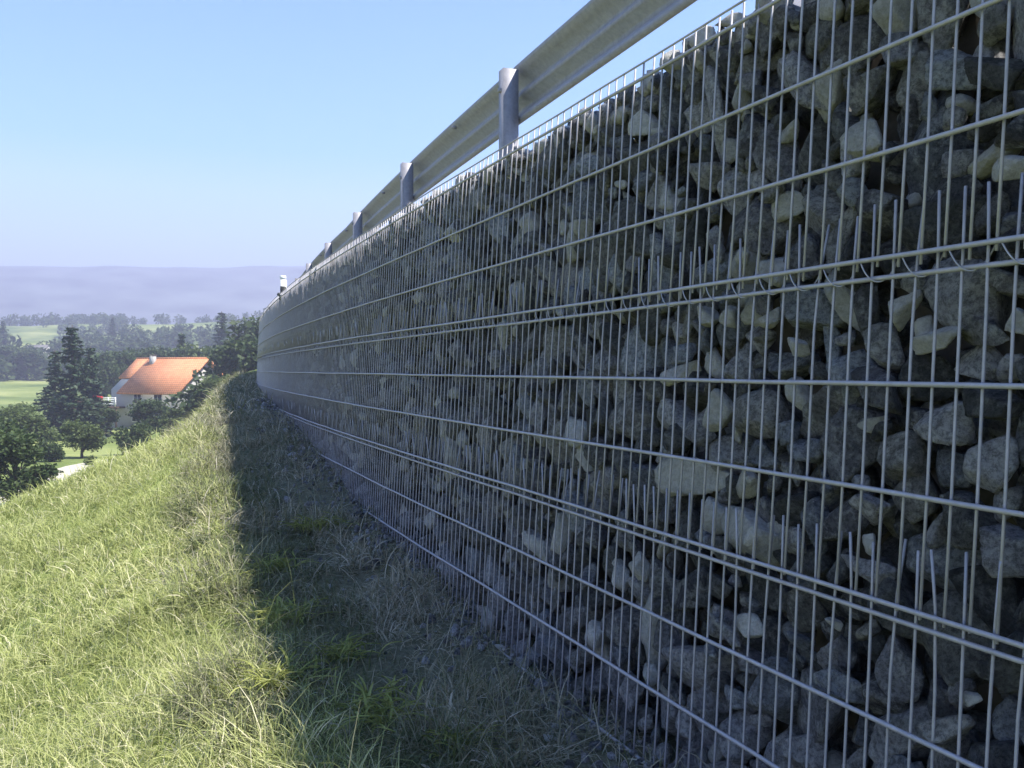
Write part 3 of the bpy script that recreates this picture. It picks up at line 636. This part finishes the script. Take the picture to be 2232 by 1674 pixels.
# small outbuilding with a white door left of the house
sx = (264-CX)/F_PX*116; sz = ground_z(sx, 116)
sh_ = tag(empty('garden_shed', (sx, 116, sz), R(12)), 'small grey garden shed with a white door below the house balcony', 'shed')
mb = MB(); mb.prism([(-1.5, -1.1, 0), (-1.5, 1.1, 0), (-1.5, 1.1, 1.9), (-1.5, 0, 2.35), (-1.5, -1.1, 1.9)], (3, 0, 0)); mb.build('wall', M['concrete'], sh_)
mb = MB(); mb.prism([(-1.65, -1.3, 1.86), (-1.65, 0, 2.42), (-1.65, 0, 2.5), (-1.65, -1.3, 1.94)], (3.3, 0, 0)); mb.prism([(-1.65, 0, 2.42), (-1.65, 1.3, 1.86), (-1.65, 1.3, 1.94), (-1.65, 0, 2.5)], (3.3, 0, 0)); mb.build('roof', M['slate'], sh_)
mb = MB(); mb.box((-.6, -1.16, .05), (.75, -1.1, 1.8)); dr = mb.build('door', M['white'], sh_); mb = MB(); mb.box((.55, -1.2, .85), (.62, -1.16, 1.0)); mb.build('handle', M['black'], dr)
# far farmhouse
fx = (86-CX)/F_PX*300; fz = ground_z(fx, 300)
fh = tag(empty('farmhouse', (fx, 300, fz), R(-15)), 'tiny far white farmhouse with a grey roof by the road left of the spruce', 'farmhouse')
mb = MB(); mb.prism([(-4, -2.5, -1), (-4, 2.5, -1), (-4, 2.5, 2.6), (-4, 0, 4.4), (-4, -2.5, 2.6)], (8, 0, 0)); mb.build('wall', M['plaster'], fh)
mb = MB(); mb.prism([(-4.3, -3, 2.34), (-4.3, 0, 4.5), (-4.3, 0, 4.7), (-4.3, -3, 2.54)], (8.6, 0, 0)); mb.prism([(-4.3, 0, 4.5), (-4.3, 3, 2.34), (-4.3, 3, 2.54), (-4.3, 0, 4.7)], (8.6, 0, 0)); mb.build('roof', M['slate'], fh)
for x in (-2.4, 0, 2.4):
    mb = MB(); mb.box((x-.45, -2.56, .6), (x+.45, -2.5, 1.8)); mb.build('window', M['glass'], fh)
# ------------------------------------------------------------------ grass
def blades(P, L, W, az, tilt, curl, tint, rs, seg=4):
    n = len(P); k = np.arange(seg+1)/seg; th_ = tilt[:, None]+curl[:, None]*k[None]; st = (L/seg)[:, None]
    dh = np.sin(th_)*st; dv = np.cos(th_)*st; h = np.concatenate([np.zeros((n, 1)), np.cumsum(dh[:, :-1], 1)], 1); v = np.concatenate([np.zeros((n, 1)), np.cumsum(dv[:, :-1], 1)], 1)
    az2 = az[:, None]+rs.normal(0, .35, n)[:, None]*k[None]
    C = np.stack([P[:, :1]+np.cos(az2)*h, P[:, 1:2]+np.sin(az2)*h, P[:, 2:3]+np.maximum(v, -.0)], -1)
    w = W[:, None]*(1-k[None]**2*.92); sa = az+np.pi/2+rs.normal(0, .5, n); s = np.stack([np.cos(sa), np.sin(sa), rs.normal(0, .3, n)], -1)
    A_ = C-s[:, None]*w[..., None]/2; B_ = C+s[:, None]*w[..., None]/2; V = np.stack([A_, B_], 2).reshape(-1, 3)
    b = (np.arange(n)*(seg+1)*2)[:, None, None]+(np.arange(seg)*2)[None, :, None]; F = (b+np.array([0, 1, 3, 2])[None, None]).reshape(-1, 4)
    return V, F, np.repeat(tint, (seg+1)*2)
def scatter(n, y0, y1, rs, u0, u1, power=1.0):
    y = y0+(y1-y0)*rs.random(n)**power; u = rs.uniform(u0, u1, n); x = Xw(y)-u; px = CX+F_PX*x/np.maximum(y, .1); py = HY-F_PX*HT(x, y, False)/np.maximum(y, .1)
    ok = (px > -1100) & (px < 2400) & (py < 2300); return x[ok], y[ok], u[ok]
def lawn(name, label, specs, mat, seed, dull=False):
    rs = np.random.default_rng(seed); Vs, Fs, Ts, n0 = [], [], [], 0
    for (n, y0, y1, u0, u1, L0, L1, w, pw) in specs:
        x, y, u = scatter(n, y0, y1, rs, u0, u1, pw)
        cl = fbm(x, y, 3.2, seed, 3); cl2 = fbm(x, y, .9, seed+5, 3)
        edge = u+.35*(fbm(x, y, 2.2, 31)-.5)
        dens = np.clip(.35+1.6*(cl-.3), .12, 1)
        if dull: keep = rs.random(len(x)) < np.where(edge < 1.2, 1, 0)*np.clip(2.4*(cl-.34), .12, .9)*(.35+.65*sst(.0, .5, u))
        else: keep = rs.random(len(x)) < sst(.72, 1.0, edge)*(.35+.65*dens)
        x, y, u, cl, cl2 = (q[keep] for q in (x, y, u, cl, cl2)); n = len(x)
        P = np.stack([x, y, HT(x, y)-.006], -1); L = rs.uniform(L0, L1, n)*(.6+.9*cl)*np.exp(rs.normal(0, .22, n)); W = w*rs.uniform(.6, 1.3, n)
        az = rs.uniform(0, 6.283, n)*.8+(fbm(x, y, 2.6, seed+9, 2)*12.0); tilt = np.abs(rs.normal(.65, .45, n)); curl = rs.uniform(.3, 2.6, n)
        tint = np.clip(.28+.42*cl2+rs.normal(0, .17, n)+np.where(rs.random(n) < .10, .45, 0), 0, 1)
        if dull:
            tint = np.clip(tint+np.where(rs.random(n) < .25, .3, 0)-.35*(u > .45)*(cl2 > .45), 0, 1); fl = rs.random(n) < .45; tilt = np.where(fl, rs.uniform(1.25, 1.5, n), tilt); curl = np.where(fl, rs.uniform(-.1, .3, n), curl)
        V, F, T = blades(P, L, W, az, tilt, curl, tint, rs, 4 if y0 < 5 else 3); Vs.append(V); Fs.append(F+n0); Ts.append(T); n0 += len(V)
    me = mesh_np(name, np.vstack(Vs), np.vstack(Fs), mat, True, {'tint': np.concatenate(Ts)})
    return tag(obj(name, me), label, 'grass', kind='stuff')
lawn('grass', 'sunlit tousled green grass covering the slope left of the wall', [
 (185000, 1.0, 4.2, .6, 6.6, .05, .125, .0036, 1.0), (9000, 1.4, 6.0, .3, 5.0, .03, .06, .012, 1.0), (2500, 1.4, 7.0, .5, 5.0, .20, .30, .003, 1.0), (165000, 4.0, 8.0, .45, 7.5, .06, .13, .0052, 1.0), (110000, 7.5, 15, .3, 9.0, .07, .15, .010, 1.0), (60000, 14, 40, .2, 12, .12, .22, .03, 1.3)], M['blade'], 51)
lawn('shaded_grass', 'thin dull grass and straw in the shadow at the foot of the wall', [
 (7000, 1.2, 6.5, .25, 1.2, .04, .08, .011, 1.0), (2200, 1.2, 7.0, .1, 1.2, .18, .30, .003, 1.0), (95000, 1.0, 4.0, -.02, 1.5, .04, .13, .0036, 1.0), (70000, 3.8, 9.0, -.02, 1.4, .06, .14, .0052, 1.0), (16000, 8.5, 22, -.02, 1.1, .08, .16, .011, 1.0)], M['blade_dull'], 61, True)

# ------------------------------------------------------------------ weeds and loose stones on the ground
def ground_px(px, py):
    lo = None
    for y in np.arange(1.3, 30, .01):
        x = (px-CX)/F_PX*y; z = ground_z(x, y)
        if z/y >= (HY-py)/F_PX: return x, y, z
    return x, y, z
def rosette(px, py, size, n, label, mat, seed):
    """ragged tuft: broad low leaves and taller arching blades"""
    rs = np.random.default_rng(seed); x, y, z = ground_px(px, py); r = tag(empty('weed_plant', (x, y, z)), label, 'weed', 'leafy weeds in the grass')
    for nm, cnt, Lf, wf, e0, e1, sp in (('leaf', n, .6, .13, .2, .9, .02), ('blade', 90, 1.35, .028, .75, 1.45, .09)):
        Vs, Fs, n0 = [], [], 0
        for i in range(cnt):
            a = rs.uniform(0, 6.283); L = size*Lf*rs.uniform(.45, 1.15); k = np.linspace(0, 1, 7); el = rs.uniform(e0, e1); w = L*wf*np.sin(np.pi*np.clip(k*.9+.08, 0, 1))**.8
            h = L*(k*np.cos(el)+.25*k*k); v = L*(k*np.sin(el)-.5*k*k); a2 = a+rs.normal(0, .4)*k; sd_ = np.stack([-np.sin(a2), np.cos(a2), 0*k], -1)
            c = np.stack([np.cos(a2)*h, np.sin(a2)*h, np.maximum(v, .002)], -1)+np.append(rs.normal(0, sp, 2)*size*5, 0)
            V = np.concatenate([c-sd_*w[:, None]+[0, 0, .003], c, c+sd_*w[:, None]+[0, 0, .003]]); F = np.array([(j, j+7, j+8, j+1) for j in range(6)]+[(j+7, j+14, j+15, j+8) for j in range(6)])
            Vs.append(V); Fs.append(F+n0); n0 += len(V)
        obj('foliage' if nm == 'leaf' else 'blades', mesh_np(nm, np.vstack(Vs), np.vstack(Fs), mat, True), r)
for i, (px, py, sz, n, lab) in enumerate([
    (835, 1575, .13, 22, 'largest yellow green weed tuft in the shaded grass near the bottom middle'),
    (1010, 1640, .08, 14, 'small weed tuft by the bottom edge between the largest tuft and the wall'),
    (590, 1250, .12, 20, 'weed tuft on the shadow edge halfway down the grass'),
    (690, 1160, .13, 20, 'farthest weed tuft in the shadow at the foot of the wall'),
    (620, 1360, .12, 20, 'weed tuft just inside the shadow below the one halfway down'),
    (505, 1505, .05, 12, 'small yellowish weed in the sunlit grass just left of the shadow'),
    (610, 1500, .12, 20, 'ragged weed tuft where the shadow edge nears the bottom of the photo'),
    (740, 1440, .09, 16, 'low weed tuft in the dull grass above left of the largest tuft')]):
    rosette(px, py, sz, n, lab, M['weed'], 90+i)
for i, (px, py, w, c, lab) in enumerate([
    (1200, 1622, 34, 'pale', 'pale flat pebble lying alone on the soil near the bottom of the wall'),
    (1185, 1510, 60, 'grey', 'largest loose grey stone lying at the foot of the wall'),
    (1140, 1455, 42, 'warm', 'loose brownish stone behind the largest one at the wall foot'),
    (1262, 1560, 40, 'grey', 'loose grey stone touching the bottom wire of the mesh'),
    (1300, 1640, 44, 'blue', 'loose bluish stone close to the bottom photo edge'),
    (1090, 1420, 26, 'pale', 'small pale loose stone farthest along the wall foot')]):
    x, y, z = ground_px(px, py); r_ = w/2/F_PX*y; o = obj('loose_stone', rock_me.get((i+3, c)) or mesh_np('stone', ROCK3[i+3][0], ROCK3[i+3][1], M['stone_'+c], True))
    o.location = (x, y, z+r_*.2); o.scale = (r_, r_*.8, r_*.55); o.rotation_euler = (.1, .15, i*1.3); tag(o, lab, 'stone', 'loose stones at the foot of the wall')

# small gravel spilled out of the wall onto the soil
gv, gf, gn_ = [], [], 0
for _ in range(1900):
    y = 1.2+10*random.random()**1.3; u = random.expovariate(6.5)-.03
    if u > .8: continue
    x = float(Xw(y))-u; z = ground_z(x, y); q = random.uniform(.006, .02)*(1 if random.random() < .93 else 1.8); V, F = ROCK2[random.randrange(NV)]
    Mx = Euler([random.uniform(0, 6) for _ in range(3)]).to_matrix(); gv.append((V*[q, q*.8, q*.7]) @ np.array(Mx).T+[x, y, z+q*.25]); gf.append(F+gn_); gn_ += len(V)
tag(obj('gravel', mesh_np('gravel', np.vstack(gv), np.vstack(gf), M['stone_grey'], True)), 'fine grey gravel spilled on the soil along the foot of the wall', 'gravel', kind='stuff')
